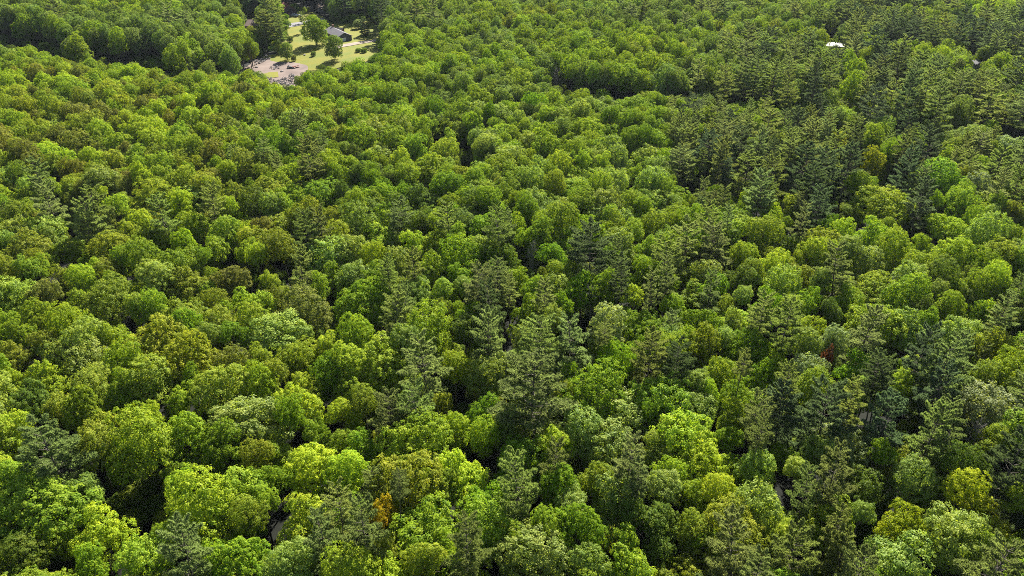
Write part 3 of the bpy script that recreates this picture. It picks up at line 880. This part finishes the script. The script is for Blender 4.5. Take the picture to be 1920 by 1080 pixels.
def car(px, py, rz, paint, label):
    x, y, z = ground_at(px, py)
    root = empty('parked_car', (x, y, z), rz)
    prof = [(-2.25, .45), (-2.25, .95), (-1.7, 1.05), (-1.15, 1.5), (.55, 1.5), (1.15, 1.02), (2.1, .9), (2.25, .6), (2.2, .4)]
    m = MB(); n = len(prof)
    inset = [.0, .0, .0, .16, .16, .02, .0, .0, .0]
    vs = [(p[0], -.9 + i, p[1]) for p, i in zip(prof, inset)] + [(p[0], .9 - i, p[1]) for p, i in zip(prof, inset)]
    fs = [tuple(range(n)), tuple(range(2 * n - 1, n - 1, -1))] + [(i, n + i, n + (i + 1) % n, (i + 1) % n) for i in range(n)]
    m.add(vs, fs); m.build('body', paint, root)
    m = MB()
    for s in (-1, 1):
        m.add([(-1.45, s * .885, 1.12), (.95, s * .895, 1.08), (.5, s * .765, 1.44), (-1.08, s * .765, 1.44)], [(0, 1, 2, 3)])
    m.add([(.6, -.7, 1.475), (.6, .7, 1.475), (1.13, .8, 1.06), (1.13, -.8, 1.06)], [(0, 1, 2, 3)])
    m.add([(-1.2, -.7, 1.475), (-1.2, .7, 1.475), (-1.69, .8, 1.09), (-1.69, -.8, 1.09)], [(0, 1, 2, 3)])
    m.build('windows', GLASS, root)
    for sx in (-1.4, 1.4):
        for s in (-1, 1):
            m = MB(); m.tube([(sx, s * .72, .34), (sx, s * .94, .34)], [.34, .34], 12, cap=True); m.build('wheel', TYRE, root)
    tag(root, label, 'car', 'cars parked by the houses')


car(552, 30.5, R(20), CARW, 'white car parked in front of the red-roofed cottage, nearer its door')
car(560.5, 31.5, R(160), CARW, 'white car on the grass edge, further from the red-roofed cottage')
car(614.5, 58.5, R(25), CARW, 'white car parked by the far end of the long house')

# ------------------------------------------------------------------ trees and bushes of the clearing
def lone(name, px, py_base, py_top, w, proto, c, label, cat='tree', crown_low=True, rz=0.0, mesh='broad'):
    x, y = at(px, py_base); z = terrain(x, y)
    d = proj(x, y, 8)[2]
    dx, dy, dz = ray(px, py_top)
    h = CAM_Z + dz * (y / dy) - z
    r = w / 2 / F * d
    full = mesh == 'broad'
    s = r / (5.0 if full else 4.6)
    k = 16.0 if full else 22.0
    root = empty(name, (x, y, z), rz, (s, s, h / k))
    cr = link('crown', (CROWN if full else NEEDLES)[proto], root); cr['tint'] = PAL[c]
    link('trunk', (TRUNK if full else PTRUNK)[proto], root)
    return tag(root, label, cat)


# lawn trees keep low boughs: crowns of their own
LAWN_CROWNS = []
for sd, nl, rl, zc, rz_ in ((71, 26, 2.0, 7.2, 9.0), (72, 28, 1.8, 7.2, 9.2)):
    cm, lobes = make_crown(sd, nl, rl, zc, rz_, .55, 28, .18, zlow=-.85)
    CROWN.append(cm.mesh('crown', LEAF)); TRUNK.append(make_trunk(sd, lobes).mesh('trunk', BARK))
a, b = make_pine(seed=73, spread=4.4, low=.06, ragged=.15, droop=.12, dens=1.3)
NEEDLES.append(a.mesh('crown', NEEDLE)); PTRUNK.append(b.mesh('trunk', BARK))
cm, lobes = make_crown(74, 16, 2.4, 7.6, 7.6, .7, 30, .3, zlow=-.8)
CROWN.append(cm.mesh('crown', LEAF)); TRUNK.append(make_trunk(74, lobes).mesh('trunk', BARK))
nb = len(CROWN)
lone('broadleaf_tree', 595, 84, 22, 44, nb - 3, 'G', 'big round-topped tree alone on the lawn casting a long shadow')
lone('broadleaf_tree', 628, 113, 60, 33, nb - 2, 'C', 'slender leafy tree in front of the long grey-roofed house')
lone('broadleaf_tree', 538, 109, 75, 24, nb - 2, 'C', 'small upright tree between the gravel yard and the lawn')
lone('round_bush', 671.5, 51, 35, 15, nb - 1, 'W', 'round greyish bush beside the conical spruce on the lawn', 'bush')
lone('spruce_tree', 684, 64, 32, 22, len(NEEDLES) - 1, 'Q', 'dark conical spruce standing on the lawn with its own shadow', 'spruce', mesh='needle')
lone('pine_tree', 572, 61, 24, 14, 4, 'P', 'thin tall pine with bare trunk beside the big lawn tree', 'pine', mesh='needle')
lone('pine_tree', 565, 45, 22, 12, 3, 'P', 'thin pine standing by the grey road near the cottage', 'pine', mesh='needle')
for px, py, s, c, lab in ((544, 78, 10, 'D', 'dark low shrub at the left edge of the lawn'), (551, 111, 8, 'B', 'brownish shrub at the gravel edge right of the small upright tree'),
                          (588, 104, 8, 'C', 'small grey-green shrub in the middle of the lower lawn'), (672, 99, 9, 'G', 'green sapling on the lawn below the driveway'), (683, 100, 10, 'G', 'taller green sapling at the lower lawn corner')):
    lone('shrub', px, py, py - s * 1.1, s, nb - 1, c, lab, 'shrub')

# ------------------------------------------------------------------ the air
m, N, L = new_mat('summer_haze')
_o = N.new('ShaderNodeOutputMaterial'); _v = N.new('ShaderNodeVolumePrincipled')
_v.inputs['Color'].default_value = (.72, .82, .95, 1); _v.inputs['Density'].default_value = .00003; _v.inputs['Anisotropy'].default_value = .2
L.new(_v.outputs[0], _o.inputs['Volume'])
mb = MB(); mb.box((0, 2300, 50), (8600, 8000, 116))
hz = mb.build('haze', m); tag(hz, kind='stuff')

# ------------------------------------------------------------------ light, sky, camera
SUN_EL, SUN_AZ = R(40), R(18)     # azimuth from straight ahead towards the right
S = Vector((math.sin(SUN_AZ) * math.cos(SUN_EL), math.cos(SUN_AZ) * math.cos(SUN_EL), math.sin(SUN_EL)))
ld = bpy.data.lights.new('sun', 'SUN'); ld.energy = 5.0; ld.angle = R(.5); ld.color = (1.0, .95, .86)
lo = bpy.data.objects.new('sun', ld); col.objects.link(lo); lo.rotation_euler = (-S).to_track_quat('-Z', 'Y').to_euler(); lo.location = (0, 0, 300)
w = bpy.data.worlds.new('World'); scene.world = w; w.use_nodes = True
N, L = w.node_tree.nodes, w.node_tree.links
N.clear()
sk = N.new('ShaderNodeTexSky'); sk.sky_type = 'NISHITA'; sk.sun_disc = False; sk.sun_elevation = SUN_EL; sk.sun_rotation = SUN_AZ
bg = N.new('ShaderNodeBackground'); bg.inputs['Strength'].default_value = .05
wo = N.new('ShaderNodeOutputWorld'); L.new(sk.outputs[0], bg.inputs[0]); L.new(bg.outputs[0], wo.inputs[0])

cd = bpy.data.cameras.new('camera'); cd.sensor_width = 36; cd.lens = 18 / math.tan(HFOV / 2); cd.clip_end = 9000; cd.clip_start = .5
co = bpy.data.objects.new('camera', cd); col.objects.link(co); co.location = (0, 0, CAM_Z); co.rotation_euler = (R(90) - PITCH, 0, 0)
scene.camera = co
scene.view_settings.view_transform = 'Standard'; scene.view_settings.look = 'None'; scene.view_settings.gamma = 1.0; scene.view_settings.exposure = 1.6
scene.cycles.use_denoising = False; scene.cycles.sample_clamp_direct = .7; scene.cycles.sample_clamp_indirect = .7
scene.cycles.filter_width = .9; scene.cycles.max_bounces = 8; scene.cycles.diffuse_bounces = 2; scene.cycles.transmission_bounces = 4
print('TREES', len(trees), len(broad), len(pines))
